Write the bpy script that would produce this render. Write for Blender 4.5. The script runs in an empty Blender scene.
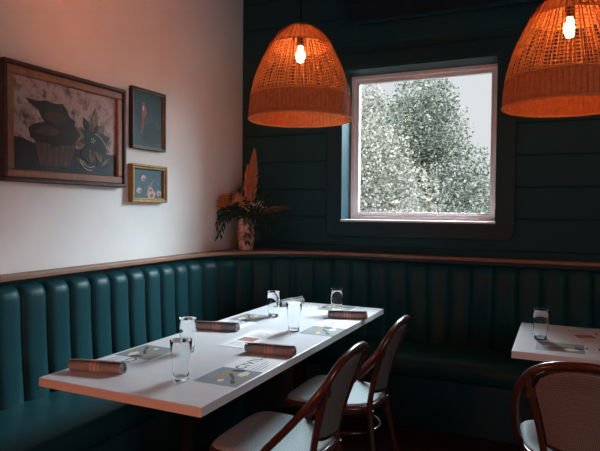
import bpy, bmesh, math, random
from math import sin, cos, pi, radians, sqrt
from mathutils import Vector, Matrix

random.seed(7)
SC = bpy.context.scene
COL = SC.collection

# ------------------------------------------------------------------ camera
CAM = (2.4844, -4.2082, 1.4137)
YAW, PITCH, ROLL, FPX = radians(24.705), radians(-1.679), radians(0.46), 567.12
F_ = Vector((-sin(YAW) * cos(PITCH), cos(YAW) * cos(PITCH), sin(PITCH)))
R0 = Vector((cos(YAW), sin(YAW), 0))
U0 = R0.cross(F_)
R_ = cos(ROLL) * R0 + sin(ROLL) * U0
U_ = -sin(ROLL) * R0 + cos(ROLL) * U0
cam_data = bpy.data.cameras.new('camera')
cam_data.sensor_width = 36
cam_data.lens = FPX / 600 * 36
cam_data.clip_start = 0.05
cam = bpy.data.objects.new('camera', cam_data)
COL.objects.link(cam)
cam.matrix_world = Matrix(((R_.x, U_.x, -F_.x, CAM[0]), (R_.y, U_.y, -F_.y, CAM[1]), (R_.z, U_.z, -F_.z, CAM[2]), (0, 0, 0, 1)))
SC.camera = cam

# ------------------------------------------------------------------ sky, daylight, exposure
SC.view_settings.view_transform = 'Standard'
SC.view_settings.look = 'None'
SC.view_settings.exposure = 0.0
SC.view_settings.gamma = 1.0
SC.view_settings.use_curve_mapping = False
world = bpy.data.worlds.new('overcast_sky')
SC.world = world
world.use_nodes = True
bg = world.node_tree.nodes['Background']
bg.inputs['Color'].default_value = (0.70, 0.71, 0.74, 1)
bg.inputs['Strength'].default_value = 1.1


def aim(o, target):
    d = Vector(target) - o.location
    o.rotation_euler = d.to_track_quat('-Z', 'Y').to_euler()


def area(name, loc, target, sx, sy, power, color):
    l = bpy.data.lights.new(name, 'AREA')
    l.shape = 'RECTANGLE'
    l.size, l.size_y, l.energy, l.color = sx, sy, power, color
    o = bpy.data.objects.new(name, l)
    COL.objects.link(o)
    o.location = loc
    aim(o, target)
    return o


area('daylight_through_window', (3.7, 2.7, 3.35), (0.9, -0.6, 1.6), 2.0, 1.5, 390, (0.68, 0.88, 1.0))
area('high_daylight_through_window', (2.0, 2.5, 3.75), (1.15, -1.7, 0.75), 3.0, 1.0, 820, (0.74, 0.89, 1.0))
area('right_cool_fill', (5.8, -4.6, 1.9), (0.6, -2.0, 0.6), 2.4, 1.4, 42, (0.50, 0.88, 1.0))  # added cool fill from the right; no window is modelled on that side
s = bpy.data.lights.new('hazy_sun', 'SUN')
s.energy, s.angle, s.color = 4.5, radians(8), (1.0, 0.97, 0.92)
so = bpy.data.objects.new('hazy_sun', s)
COL.objects.link(so)
s.energy = 6.0
so.rotation_euler = (radians(48), 0, radians(12))
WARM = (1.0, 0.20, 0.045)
for i, (loc, e) in enumerate([((1.2, -4.4, 0.98), 40), ((3.1, -3.4, 1.45), 17)]):   # unseen warm fill lights added beside and behind the camera for the table edges
    l = bpy.data.lights.new('warm_fill', 'POINT')
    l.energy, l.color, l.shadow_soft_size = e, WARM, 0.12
    o = bpy.data.objects.new('warm_fill', l)
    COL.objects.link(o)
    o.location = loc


l = bpy.data.lights.new('wall_wash_fill', 'SPOT')              # unseen warm spot, added to tint the upper picture wall orange
l.energy, l.color, l.spot_size, l.spot_blend, l.shadow_soft_size = 56, (1.0, 0.25, 0.085), radians(70), 1.0, 0.05
o = bpy.data.objects.new('wall_wash_fill', l)
COL.objects.link(o)
o.location = (1.1, -2.6, 3.4)
aim(o, (0.0, -1.5, 2.6))


# ------------------------------------------------------------------ materials
def lin(c):
    c = c / 255
    return c / 12.92 if c <= 0.04045 else ((c + 0.055) / 1.055) ** 2.4


def rgb(r, g, b):
    return (lin(r), lin(g), lin(b), 1)


def sock(node, *names):
    for n in names:
        if n in node.inputs:
            return node.inputs[n]


class N:
    def __init__(self, name):
        self.m = bpy.data.materials.new(name)
        self.m.use_nodes = True
        self.t = self.m.node_tree
        self.b = self.t.nodes['Principled BSDF']
        self.out = self.t.nodes['Material Output']

    def node(self, typ, **kw):
        n = self.t.nodes.new(typ)
        for k, v in kw.items():
            setattr(n, k, v)
        return n

    def link(self, a, b):
        self.t.links.new(a, b)

    def coords(self, scale=(1, 1, 1), kind='Object'):
        tc = self.node('ShaderNodeTexCoord')
        mp = self.node('ShaderNodeMapping')
        mp.inputs['Scale'].default_value = scale
        self.link(tc.outputs[kind], mp.inputs['Vector'])
        return mp.outputs['Vector']

    def noise(self, scale, detail=4, vec=None, rough=0.55):
        n = self.node('ShaderNodeTexNoise')
        n.inputs['Scale'].default_value = scale
        n.inputs['Detail'].default_value = detail
        n.inputs['Roughness'].default_value = rough
        self.link(vec if vec is not None else self.coords(), n.inputs['Vector'])
        return n.outputs['Fac']

    def ramp(self, fac, stops):
        r = self.node('ShaderNodeValToRGB')
        e = r.color_ramp.elements
        while len(e) < len(stops):
            e.new(0.5)
        for el, (p, c) in zip(e, stops):
            el.position, el.color = p, c
        self.link(fac, r.inputs['Fac'])
        return r.outputs['Color']

    def bump(self, h, strength=0.3, dist=0.01):
        b = self.node('ShaderNodeBump')
        b.inputs['Strength'].default_value = strength
        b.inputs['Distance'].default_value = dist
        self.link(h, b.inputs['Height'])
        self.link(b.outputs['Normal'], self.b.inputs['Normal'])

    def set(self, rough=0.5, spec=0.5, metal=0.0, coat=0.0):
        self.b.inputs['Roughness'].default_value = rough
        self.b.inputs['Metallic'].default_value = metal
        sock(self.b, 'Specular IOR Level', 'Specular').default_value = spec
        sock(self.b, 'Coat Weight').default_value = coat
        return self


def mat(name, c1, c2=None, scale=20, rough=0.5, spec=0.5, metal=0.0, coat=0.0, bump=0.15, bscale=None, bdist=0.004, stretch=(1, 1, 1)):
    n = N(name)
    n.set(rough, spec, metal, coat)
    v = n.coords(stretch)
    f = n.noise(scale, 5, v)
    n.link(n.ramp(f, [(0.3, c1), (0.7, c2 or c1)]), n.b.inputs['Base Color'])
    if bump:
        n.bump(n.noise(bscale or scale * 4, 3, v), bump, bdist)
    return n.m


M = {}
M['plaster'] = mat('white_painted_plaster', rgb(222, 219, 216), rgb(230, 227, 224), 3, 0.75, 0.25, bump=0.08, bscale=60)
M['green_wall'] = mat('dark_green_paint', rgb(33, 64, 69), rgb(37, 68, 73), 4, 0.6, 0.12, bump=0.06, bscale=40)
M['green_trim'] = mat('dark_green_gloss_paint', rgb(20, 56, 62), rgb(23, 60, 66), 5, 0.45, 0.25, bump=0.03)
M['navy'] = mat('dark_navy_blind_fabric', rgb(26, 38, 46), rgb(30, 42, 50), 30, 0.8, 0.2, bump=0.1)
M['ceiling'] = mat('dark_ceiling_paint', rgb(52, 60, 62), rgb(56, 64, 66), 4, 0.8, 0.2)
n = N('dark_wood_floor').set(0.7, 0.12)
v = n.coords((1, 1, 1))
br = n.node('ShaderNodeTexBrick')
br.inputs['Scale'].default_value = 1.0
br.inputs['Brick Width'].default_value = 1.2
br.inputs['Row Height'].default_value = 0.12
br.inputs['Mortar Size'].default_value = 0.003
br.inputs['Color1'].default_value = rgb(48, 33, 30)
br.inputs['Color2'].default_value = rgb(40, 28, 26)
br.inputs['Mortar'].default_value = rgb(24, 20, 20)
n.link(v, br.inputs['Vector'])
n.link(br.outputs['Color'], n.b.inputs['Base Color'])
n.bump(n.noise(30, 4, n.coords((1, 12, 1))), 0.15, 0.003)
M['floor'] = n.m

n = N('green_vinyl').set(0.40, 0.15)
v = n.coords()
n.link(n.ramp(n.noise(5, 5, v), [(0.3, rgb(21, 60, 65)), (0.7, rgb(26, 68, 73))]), n.b.inputs['Base Color'])
n.bump(n.noise(260, 2, v), 0.12, 0.002)
M['vinyl'] = n.m
M['vinyl_base'] = mat('dark_green_base_panel', rgb(22, 58, 64), rgb(26, 63, 69), 6, 0.55, 0.35, bump=0.04)
M['ledge'] = mat('oiled_wood_ledge', rgb(132, 94, 75), rgb(156, 115, 92), 6, 0.5, 0.4, bump=0.15, bscale=30, stretch=(1.5, 1.5, 14))
M['table_top'] = mat('white_laminate', rgb(214, 213, 215), rgb(220, 219, 221), 8, 0.3, 0.5, bump=0.0)
M['black_metal'] = mat('black_cast_metal', rgb(14, 17, 19), rgb(18, 21, 23), 20, 0.6, 0.2, bump=0.1)
n = N('brown_bentwood').set(0.28, 0.5, coat=0.35)
v = n.coords((9, 9, 2))
n.link(n.ramp(n.noise(9, 6, v), [(0.3, rgb(64, 38, 31)), (0.7, rgb(90, 53, 42))]), n.b.inputs['Base Color'])
M['bentwood'] = n.m


def weave(name, c1, c2, freq, rough=0.6, strength=0.6, diag=False):
    n = N(name).set(rough, 0.35)
    vec = n.coords((1, 1, 1))
    if diag:
        mp = n.node('ShaderNodeMapping')
        mp.inputs['Rotation'].default_value = (0, radians(45), 0)
        n.link(vec, mp.inputs['Vector'])
        vec = mp.outputs['Vector']
    ch = n.node('ShaderNodeTexChecker')
    ch.inputs['Scale'].default_value = freq
    ch.inputs['Color1'].default_value = c1
    ch.inputs['Color2'].default_value = c2
    n.link(vec, ch.inputs['Vector'])
    n.link(ch.outputs['Color'], n.b.inputs['Base Color'])
    n.bump(ch.outputs['Fac'], strength, 0.002)
    return n.m


M['seat_weave'] = weave('pale_woven_seat', rgb(170, 182, 184), rgb(148, 160, 162), 110)
M['back_weave'] = weave('brown_woven_mesh', rgb(136, 130, 124), rgb(102, 98, 93), 190, diag=True)
M['dark_edge'] = mat('dark_edge_binding', rgb(30, 26, 26), rgb(38, 32, 31), 30, 0.45, 0.4)
M['napkin'] = mat('taupe_napkin_cloth', rgb(138, 134, 136), rgb(162, 158, 158), 40, 0.85, 0.2, bump=0.5, bscale=160)
M['napkin_stripe'] = mat('napkin_pale_stripe', rgb(196, 172, 162), rgb(210, 186, 176), 40, 0.85, 0.2, bump=0.5, bscale=160)
M['paper'] = mat('white_paper', rgb(226, 225, 226), rgb(232, 231, 232), 10, 0.7, 0.3, bump=0.0)
M['ink'] = mat('navy_ink', rgb(38, 46, 62), rgb(42, 50, 66), 10, 0.7, 0.3, bump=0.0)
M['grey_ink'] = mat('grey_ink', rgb(128, 128, 132), rgb(140, 140, 144), 10, 0.7, 0.3, bump=0.0)
M['red_ink'] = mat('dusty_red_ink', rgb(168, 118, 112), rgb(180, 130, 122), 10, 0.7, 0.3, bump=0.0)
M['photo_grey'] = mat('printed_photo_slate', rgb(118, 128, 134), rgb(146, 152, 156), 14, 0.6, 0.3, bump=0.0)
M['photo_ochre'] = mat('printed_photo_ochre', rgb(138, 116, 84), rgb(178, 156, 122), 60, 0.6, 0.3, bump=0.0)
M['photo_dark'] = mat('printed_photo_dark', rgb(52, 56, 60), rgb(84, 82, 78), 40, 0.6, 0.3, bump=0.0)
M['photo_cream'] = mat('printed_photo_cream', rgb(206, 198, 178), rgb(222, 214, 198), 40, 0.6, 0.3, bump=0.0)
M['window_white'] = mat('white_window_paint', rgb(226, 214, 214), rgb(232, 221, 220), 6, 0.45, 0.4, bump=0.02)
M['frame_dark'] = mat('dark_carved_frame', rgb(48, 32, 28), rgb(66, 42, 34), 30, 0.5, 0.4, bump=0.5, bscale=60, bdist=0.006)
M['frame_wood'] = mat('warm_wood_frame', rgb(122, 82, 58), rgb(150, 100, 70), 12, 0.5, 0.4, bump=0.2, stretch=(1, 4, 1))
M['frame_gold'] = mat('aged_gold_frame', rgb(128, 96, 52), rgb(168, 132, 76), 30, 0.5, 0.4, metal=0.2, bump=0.2)
M['frame_black'] = mat('black_gold_frame', rgb(32, 28, 26), rgb(46, 38, 30), 30, 0.4, 0.4, bump=0.1)
M['cork'] = mat('terracotta', rgb(150, 100, 84), rgb(196, 160, 144), 18, 0.7, 0.3, bump=0.4, bscale=40)


def paint(name, stops, scale=9, bump=0.3, stretch=(1, 1, 1)):
    n = N(name).set(0.55, 0.35)
    v = n.coords(stretch)
    n.link(n.ramp(n.noise(scale, 8, v, 0.65), stops), n.b.inputs['Base Color'])
    n.bump(n.noise(scale * 5, 4, v), bump, 0.003)
    return n.m


M['p_bg'] = paint('oil_paint_pale_ground', [(0.34, rgb(74, 62, 62)), (0.46, rgb(142, 124, 120)), (0.56, rgb(170, 150, 144)), (0.68, rgb(104, 86, 82))], 13)
M['p_dark'] = paint('oil_paint_dark_green', [(0.3, rgb(22, 26, 28)), (0.7, rgb(44, 46, 42))], 12)
M['p_table'] = paint('oil_paint_black_table', [(0.3, rgb(24, 28, 34)), (0.7, rgb(38, 42, 48))], 8)
M['p_basket'] = paint('oil_paint_basket_brown', [(0.3, rgb(62, 44, 38)), (0.7, rgb(100, 72, 60))], 14, stretch=(1, 5, 1))
M['p_brown'] = paint('oil_paint_umber', [(0.3, rgb(52, 38, 32)), (0.7, rgb(78, 60, 48))], 12)
M['p_ochre'] = paint('oil_paint_ochre', [(0.3, rgb(66, 58, 38)), (0.7, rgb(128, 112, 74))], 18)
M['p_pale'] = paint('oil_paint_pale_stroke', [(0.3, rgb(140, 138, 124)), (0.7, rgb(186, 182, 166))], 20)
M['p_teal'] = paint('oil_paint_teal', [(0.3, rgb(24, 48, 54)), (0.7, rgb(42, 70, 76))], 6)
M['p_teal_light'] = paint('oil_paint_slate_teal', [(0.3, rgb(46, 74, 84)), (0.7, rgb(66, 94, 102))], 8)
M['p_red'] = paint('oil_paint_russet', [(0.3, rgb(110, 58, 48)), (0.7, rgb(158, 90, 72))], 14)
M['p_pink'] = paint('oil_paint_pink', [(0.3, rgb(158, 130, 132)), (0.7, rgb(200, 172, 170))], 18)


def translucent(name, c1, c2, scale, amount, rough=0.6, stretch=(1, 1, 1), bump=0.4):
    n = N(name).set(rough, 0.3)
    v = n.coords(stretch)
    colr = n.ramp(n.noise(scale, 4, v), [(0.3, c1), (0.7, c2)])
    n.link(colr, n.b.inputs['Base Color'])
    n.bump(n.noise(scale * 2, 3, v), bump, 0.003)
    tr = n.node('ShaderNodeBsdfTranslucent')
    n.link(colr, tr.inputs['Color'])
    mx = n.node('ShaderNodeMixShader')
    mx.inputs['Fac'].default_value = amount
    n.link(n.b.outputs[0], mx.inputs[1])
    n.link(tr.outputs[0], mx.inputs[2])
    n.link(mx.outputs[0], n.out.inputs['Surface'])
    return n.m


M['rattan'] = translucent('rattan_cane', rgb(212, 144, 88), rgb(230, 166, 106), 60, 0.3)
M['rattan_dense'] = translucent('dense_rattan_weave', rgb(180, 104, 66), rgb(206, 130, 84), 40, 0.2)
M['leaf_dark'] = translucent('dark_green_leaf', rgb(30, 52, 46), rgb(46, 70, 58), 30, 0.2)
M['pampas'] = translucent('rust_pampas_plume', rgb(214, 136, 94), rgb(232, 166, 122), 40, 0.3)
M['dried_fan'] = translucent('dried_orange_fan', rgb(204, 132, 86), rgb(226, 156, 106), 30, 0.3)
M['dried_brown'] = translucent('dried_brown_grass', rgb(120, 82, 62), rgb(150, 106, 80), 30, 0.2)
M['cream_flower'] = mat('cream_dried_flower', rgb(196, 176, 152), rgb(214, 196, 172), 40, 0.8, 0.2)
M['stem'] = mat('dry_stem', rgb(86, 70, 56), rgb(104, 84, 66), 40, 0.8, 0.2)
M['bark'] = mat('grey_bark', rgb(86, 82, 76), rgb(116, 110, 102), 12, 0.9, 0.1, bump=0.6, bscale=20, stretch=(3, 3, 0.6))
M['grass'] = mat('lawn', rgb(90, 100, 84), rgb(120, 128, 108), 8, 0.9, 0.1)


def leafmat(name, stops):
    n = N(name).set(0.5, 0.4)
    g = n.node('ShaderNodeNewGeometry')
    c = n.ramp(g.outputs['Random Per Island'], stops)
    n.link(c, n.b.inputs['Base Color'])
    tr = n.node('ShaderNodeBsdfTranslucent')
    n.link(c, tr.inputs['Color'])
    mx = n.node('ShaderNodeMixShader')
    mx.inputs['Fac'].default_value = 0.3
    n.link(n.b.outputs[0], mx.inputs[1])
    n.link(tr.outputs[0], mx.inputs[2])
    n.link(mx.outputs[0], n.out.inputs['Surface'])
    return n.m


M['leaf_grey'] = leafmat('silvery_leaves', [(0.0, rgb(104, 112, 106)), (0.35, rgb(176, 180, 174)), (0.7, rgb(218, 218, 212)), (1.0, rgb(236, 232, 222))])
M['leaf_green'] = leafmat('grey_green_leaves', [(0.0, rgb(84, 106, 98)), (0.5, rgb(152, 164, 156)), (1.0, rgb(212, 216, 208))])
M['leaf_teal'] = leafmat('blue_green_leaves', [(0.0, rgb(60, 96, 88)), (0.5, rgb(110, 142, 132)), (1.0, rgb(190, 198, 188))])


def glassmat():
    n = N('clear_tumbler_glass')
    n.set(0.02, 0.5)
    n.b.inputs['Base Color'].default_value = (0.97, 0.985, 0.985, 1)
    n.b.inputs['IOR'].default_value = 1.27
    sock(n.b, 'Transmission Weight', 'Transmission').default_value = 1.0
    w = n.noise(6, 2)
    n.bump(w, 0.02, 0.001)
    return n.m


M['glass'] = glassmat()
n = N('window_glass')
n.t.nodes.remove(n.b)
tr = n.node('ShaderNodeBsdfTransparent')
tr.inputs['Color'].default_value = (0.97, 0.985, 0.98, 1)
gl = n.node('ShaderNodeBsdfGlossy')
gl.inputs['Roughness'].default_value = 0.02
fr = n.node('ShaderNodeFresnel')
fr.inputs['IOR'].default_value = 1.08
mx = n.node('ShaderNodeMixShader')
n.link(fr.outputs[0], mx.inputs['Fac'])
n.link(tr.outputs[0], mx.inputs[1])
n.link(gl.outputs[0], mx.inputs[2])
n.link(mx.outputs[0], n.out.inputs['Surface'])
M['pane'] = n.m


def emit(name, col, strength):
    n = N(name)
    n.b.inputs['Base Color'].default_value = (0.8, 0.5, 0.3, 1)
    sock(n.b, 'Emission Color', 'Emission').default_value = (*col, 1)
    n.b.inputs['Emission Strength'].default_value = strength
    return n.m


M['bulb'] = emit('glowing_bulb', (1.0, 0.40, 0.12), 112)


# ------------------------------------------------------------------ mesh helpers
def finish(bm, name, m, parent=None, smooth=False, mats=None):
    me = bpy.data.meshes.new(name)
    bmesh.ops.recalc_face_normals(bm, faces=bm.faces)
    bm.edges.index_update()
    bm_sharp = [e.index for e in bm.edges if len(e.link_faces) == 2 and e.calc_face_angle(0) > 0.85]
    bm.to_mesh(me)
    bm.free()
    for mm in (mats or [m]):
        me.materials.append(mm)
    if smooth:
        for e in bm_sharp:
            me.edges[e].use_edge_sharp = True
        for p in me.polygons:
            p.use_smooth = True
    o = bpy.data.objects.new(name, me)
    COL.objects.link(o)
    if parent:
        o.parent = parent
    return o


def tag(o, label, cat, group=None):
    o['label'] = label
    o['category'] = cat
    if group:
        o['group'] = group
    return o


def empty(name, loc, rz=0, label=None, cat=None, group=None):
    o = bpy.data.objects.new(name, None)
    o.empty_display_size = 0.1
    COL.objects.link(o)
    o.location = loc
    o.rotation_euler = (0, 0, rz)
    if label:
        tag(o, label, cat, group)
    return o


def struct(o):
    o['kind'] = 'structure'
    return o


def kids(o):
    return [c for c in bpy.data.objects if c.parent == o]


def copy_tree(o, parent=None):
    c = o.copy()
    COL.objects.link(c)
    if parent:
        c.parent = parent
    for k in kids(o):
        copy_tree(k, c)
    return c


def box(bm, a, b, mi=0):
    x0, y0, z0 = a
    x1, y1, z1 = b
    v = [bm.verts.new(p) for p in ((x0, y0, z0), (x1, y0, z0), (x1, y1, z0), (x0, y1, z0), (x0, y0, z1), (x1, y0, z1), (x1, y1, z1), (x0, y1, z1))]
    for f in ((0, 1, 2, 3), (4, 7, 6, 5), (0, 4, 5, 1), (1, 5, 6, 2), (2, 6, 7, 3), (3, 7, 4, 0)):
        bm.faces.new([v[i] for i in f]).material_index = mi


def bevel(o, w, seg=2):
    md = o.modifiers.new('edge', 'BEVEL')
    md.width, md.segments, md.limit_method = w, seg, 'ANGLE'
    return o


def smooth_path(pts, n=24, closed=False):
    P = [Vector(p) for p in pts]
    out = []
    m = len(P)
    segs = m if closed else m - 1
    for i in range(segs):
        if closed:
            p0, p1, p2, p3 = P[(i - 1) % m], P[i], P[(i + 1) % m], P[(i + 2) % m]
        else:
            p1, p2 = P[i], P[i + 1]
            p0 = P[i - 1] if i else p1 * 2 - p2
            p3 = P[i + 2] if i + 2 < m else p2 * 2 - p1
        k = max(2, n // segs)
        for j in range(k):
            t = j / k
            out.append(0.5 * ((2 * p1) + (p2 - p0) * t + (2 * p0 - 5 * p1 + 4 * p2 - p3) * t * t + (3 * p1 - p0 - 3 * p2 + p3) * t ** 3))
    if not closed:
        out.append(P[-1])
    return out


def tube(bm, pts, r, sides=8, closed=False, mi=0, flat=1.0):
    pts = [Vector(p) for p in pts]
    m = len(pts)
    rad = r if callable(r) else (lambda t: r)
    rings = []
    ref = None
    for i, p in enumerate(pts):
        if closed:
            d = pts[(i + 1) % m] - pts[(i - 1) % m]
        else:
            d = pts[min(i + 1, m - 1)] - pts[max(i - 1, 0)]
        if d.length < 1e-9:
            d = Vector((0, 0, 1))
        d.normalize()
        if ref is None:
            ref = Vector((0, 0, 1)) if abs(d.z) < 0.9 else Vector((1, 0, 0))
        u = ref - d * ref.dot(d)
        if u.length < 1e-6:
            u = d.orthogonal()
        u.normalize()
        ref = u
        w = d.cross(u)
        rr = rad(i / max(1, m - 1))
        rings.append([bm.verts.new(p + (u * cos(2 * pi * k / sides) * flat + w * sin(2 * pi * k / sides)) * rr) for k in range(sides)])
    rng = range(m) if closed else range(m - 1)
    for i in rng:
        a, b = rings[i], rings[(i + 1) % m]
        for k in range(sides):
            bm.faces.new((a[k], a[(k + 1) % sides], b[(k + 1) % sides], b[k])).material_index = mi
    if not closed:
        bm.faces.new(rings[0][::-1]).material_index = mi
        bm.faces.new(rings[-1]).material_index = mi


def lathe(bm, prof, seg=32, c=(0, 0), mi=0, caps=True):
    rings = []
    for r, z in prof:
        if r < 1e-5:
            rings.append([bm.verts.new((c[0], c[1], z))])
        else:
            rings.append([bm.verts.new((c[0] + r * cos(2 * pi * k / seg), c[1] + r * sin(2 * pi * k / seg), z)) for k in range(seg)])
    for a, b in zip(rings, rings[1:]):
        for k in range(seg):
            k2 = (k + 1) % seg
            if len(a) == 1 and len(b) == 1:
                continue
            if len(a) == 1:
                f = (a[0], b[k], b[k2])
            elif len(b) == 1:
                f = (a[k], a[k2], b[0])
            else:
                f = (a[k], a[k2], b[k2], b[k])
            bm.faces.new(f).material_index = mi


def prism(bm, outline, z0, z1, mi=0):
    """outline: (x, y) list, extruded in z"""
    a = [bm.verts.new((x, y, z0)) for x, y in outline]
    b = [bm.verts.new((x, y, z1)) for x, y in outline]
    n_ = len(outline)
    bm.faces.new(a[::-1]).material_index = mi
    bm.faces.new(b).material_index = mi
    for i in range(n_):
        j = (i + 1) % n_
        bm.faces.new((a[i], a[j], b[j], b[i])).material_index = mi


# ------------------------------------------------------------------ room shell
RX, RY, RZ = 6.0, -8.0, 3.6
WX0, WX1, WZ0, WZ1 = 0.901, 2.0754, 1.3176, 2.5039
T_WALL = 0.30
bm = bmesh.new()
box(bm, (-0.3, RY - 0.3, -0.15), (RX + 0.3, 0.3, 0))
struct(finish(bm, 'floor', M['floor']))
bm = bmesh.new()
box(bm, (-0.3, RY - 0.3, RZ), (RX + 0.3, T_WALL, RZ + 0.2))
struct(finish(bm, 'ceiling', M['ceiling']))
bm = bmesh.new()
box(bm, (-0.3, RY, 0), (0, T_WALL, RZ))
struct(finish(bm, 'wall_left', M['plaster']))
bm = bmesh.new()
box(bm, (RX, RY, 0), (RX + 0.3, T_WALL, RZ))
struct(finish(bm, 'wall_right', M['green_wall']))
bm = bmesh.new()
box(bm, (-0.3, RY - 0.3, 0), (RX + 0.3, RY, RZ))
struct(finish(bm, 'wall_front', M['green_wall']))
# back wall: masonry behind and wide horizontal boards with V joints in front
bm = bmesh.new()
YB = 0.014
box(bm, (0, YB, 0), (WX0, T_WALL, RZ))
box(bm, (WX1, YB, 0), (RX, T_WALL, RZ))
box(bm, (WX0, YB, 0), (WX1, T_WALL, WZ0))
box(bm, (WX0, YB, WZ1), (WX1, T_WALL, RZ))


def board(x0, x1, z0, z1):
    g, c = 0.0015, 0.005
    prof = [(YB, z0 + g), (0.002 + c, z0 + g), (0.002, z0 + g + c), (0.002, z1 - g - c), (0.002 + c, z1 - g), (YB, z1 - g)]
    a = [bm.verts.new((x0, y, z)) for y, z in prof]
    b = [bm.verts.new((x1, y, z)) for y, z in prof]
    for i in range(5):
        bm.faces.new((a[i], a[i + 1], b[i + 1], b[i]))


z = 1.353 - 0.222 * 7
zs = []
while z < RZ:
    zs.append(max(z, 0.0))
    z += 0.222
zs.append(RZ)
zs = [q for q in zs if q >= 0]
for z0, z1 in zip(zs, zs[1:]):
    if z1 - z0 < 0.03:
        continue
    if z1 <= WZ0 or z0 >= WZ1:
        board(0, RX, z0, z1)
    else:
        board(0, WX0, z0, z1)
        board(WX1, RX, z0, z1)
struct(finish(bm, 'wall_back', M['green_wall']))


# ------------------------------------------------------------------ window
def rrect(x0, x1, z0, z1, r, n=6):
    out = []
    for cx, cz, a0 in ((x1 - r, z1 - r, 0), (x0 + r, z1 - r, 90), (x0 + r, z0 + r, 180), (x1 - r, z0 + r, 270)):
        for k in range(n + 1):
            a = radians(a0 + 90 * k / n)
            out.append((cx + r * cos(a), cz + r * sin(a)))
    return out


def ring_xz(bm, outer, inner, y0, y1, mi=0):
    n_ = len(outer)
    vo0 = [bm.verts.new((x, y0, z)) for x, z in outer]
    vo1 = [bm.verts.new((x, y1, z)) for x, z in outer]
    vi0 = [bm.verts.new((x, y0, z)) for x, z in inner]
    vi1 = [bm.verts.new((x, y1, z)) for x, z in inner]
    for i in range(n_):
        j = (i + 1) % n_
        for q in ((vo0[i], vo0[j], vi0[j], vi0[i]), (vo1[i], vi1[i], vi1[j], vo1[j]), (vo0[i], vo1[i], vo1[j], vo0[j]), (vi0[i], vi0[j], vi1[j], vi1[i])):
            bm.faces.new(q).material_index = mi


win = struct(empty('window_1', (0, 0, 0)))
bm = bmesh.new()
ring_xz(bm, rrect(WX0 - 0.115, WX1 + 0.115, WZ0 - 0.115, WZ1 + 0.115, 0.06), rrect(WX0, WX1, WZ0, WZ1, 0.004), -0.02, 0.012)
struct(bevel(finish(bm, 'casing', M['green_trim'], win), 0.005))
bm = bmesh.new()
ring_xz(bm, rrect(WX0, WX1, WZ0, WZ1, 0.003), rrect(WX0 + 0.012, WX1 - 0.012, WZ0 + 0.012, WZ1 - 0.012, 0.003), -0.018, 0.24)
struct(finish(bm, 'reveal', M['green_trim'], win))
bm = bmesh.new()
i0 = 0.013
ring_xz(bm, rrect(WX0 + i0, WX1 - i0, WZ0 + i0, WZ1 - i0, 0.002), rrect(WX0 + i0 + 0.03, WX1 - i0 - 0.03, WZ0 + i0 + 0.03, WZ1 - i0 - 0.03, 0.002), 0.19, 0.27)
struct(bevel(finish(bm, 'window_frame', M['window_white'], win), 0.004))
bm = bmesh.new()
i1 = 0.043
ring_xz(bm, rrect(WX0 + i1, WX1 - i1, WZ0 + i1, WZ1 - i1, 0.002), rrect(WX0 + i1 + 0.032, WX1 - i1 - 0.032, WZ0 + i1 + 0.032, WZ1 - i1 - 0.032, 0.002), 0.205, 0.255)
struct(bevel(finish(bm, 'sash', M['window_white'], win), 0.004))
bm = bmesh.new()
i2 = 0.074
box(bm, (WX0 + i2, 0.228, WZ0 + i2), (WX1 - i2, 0.234, WZ1 - i2))
struct(finish(bm, 'pane', M['pane'], win))
bm = bmesh.new()
box(bm, (WX0 + 0.005, -0.03, WZ0 + 0.0), (WX1 - 0.005, 0.19, WZ0 + 0.016))
struct(bevel(finish(bm, 'window_sill', M['window_white'], win), 0.003))

# roller blind box above the window
bb = empty('blind_box', (1.5, -0.06, 2.83), 0, 'dark navy roller blind box fixed on the green wall above the window', 'blind')
bm = bmesh.new()
box(bm, (-0.48, -0.05, 0.0), (1.6, 0.058, 0.5))
bevel(finish(bm, 'cover', M['navy'], bb), 0.008)
bm = bmesh.new()
box(bm, (-0.46, -0.045, -0.018), (1.58, -0.02, -0.001))
finish(bm, 'bottom_rail', M['green_trim'], bb)

# ------------------------------------------------------------------ outside
bm = bmesh.new()
box(bm, (-30, T_WALL, -0.35), (30, 60, -0.15))
struct(finish(bm, 'ground_outside', M['grass']))


def leaf_cloud(bm, blobs, count, size, rnd):
    tot = sum(b[3] ** 2 for b in blobs)
    for cx, cy, cz, r, sq in blobs:
        for _ in range(int(count * r * r / tot)):
            u = rnd.uniform(-1, 1)
            a = rnd.uniform(0, 2 * pi)
            q = sqrt(1 - u * u)
            rr = r * (rnd.random() ** 0.35) * rnd.uniform(0.85, 1.08)
            c = Vector((cx + rr * q * cos(a), cy + rr * q * sin(a), cz + rr * u * sq))
            d = Vector((rnd.gauss(0, 1), rnd.gauss(0, 1), rnd.gauss(-0.3, 0.8))).normalized()
            e = d.orthogonal().normalized()
            e = (Matrix.Rotation(rnd.uniform(0, 2 * pi), 3, d) @ e)
            f = d.cross(e)
            L = size * rnd.uniform(0.6, 1.35)
            w = L * 0.34
            v = [bm.verts.new(c - d * L * .5), bm.verts.new(c + e * w + f * w * .25), bm.verts.new(c + d * L * .5), bm.verts.new(c - e * w + f * w * .25)]
            bm.faces.new(v)


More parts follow.
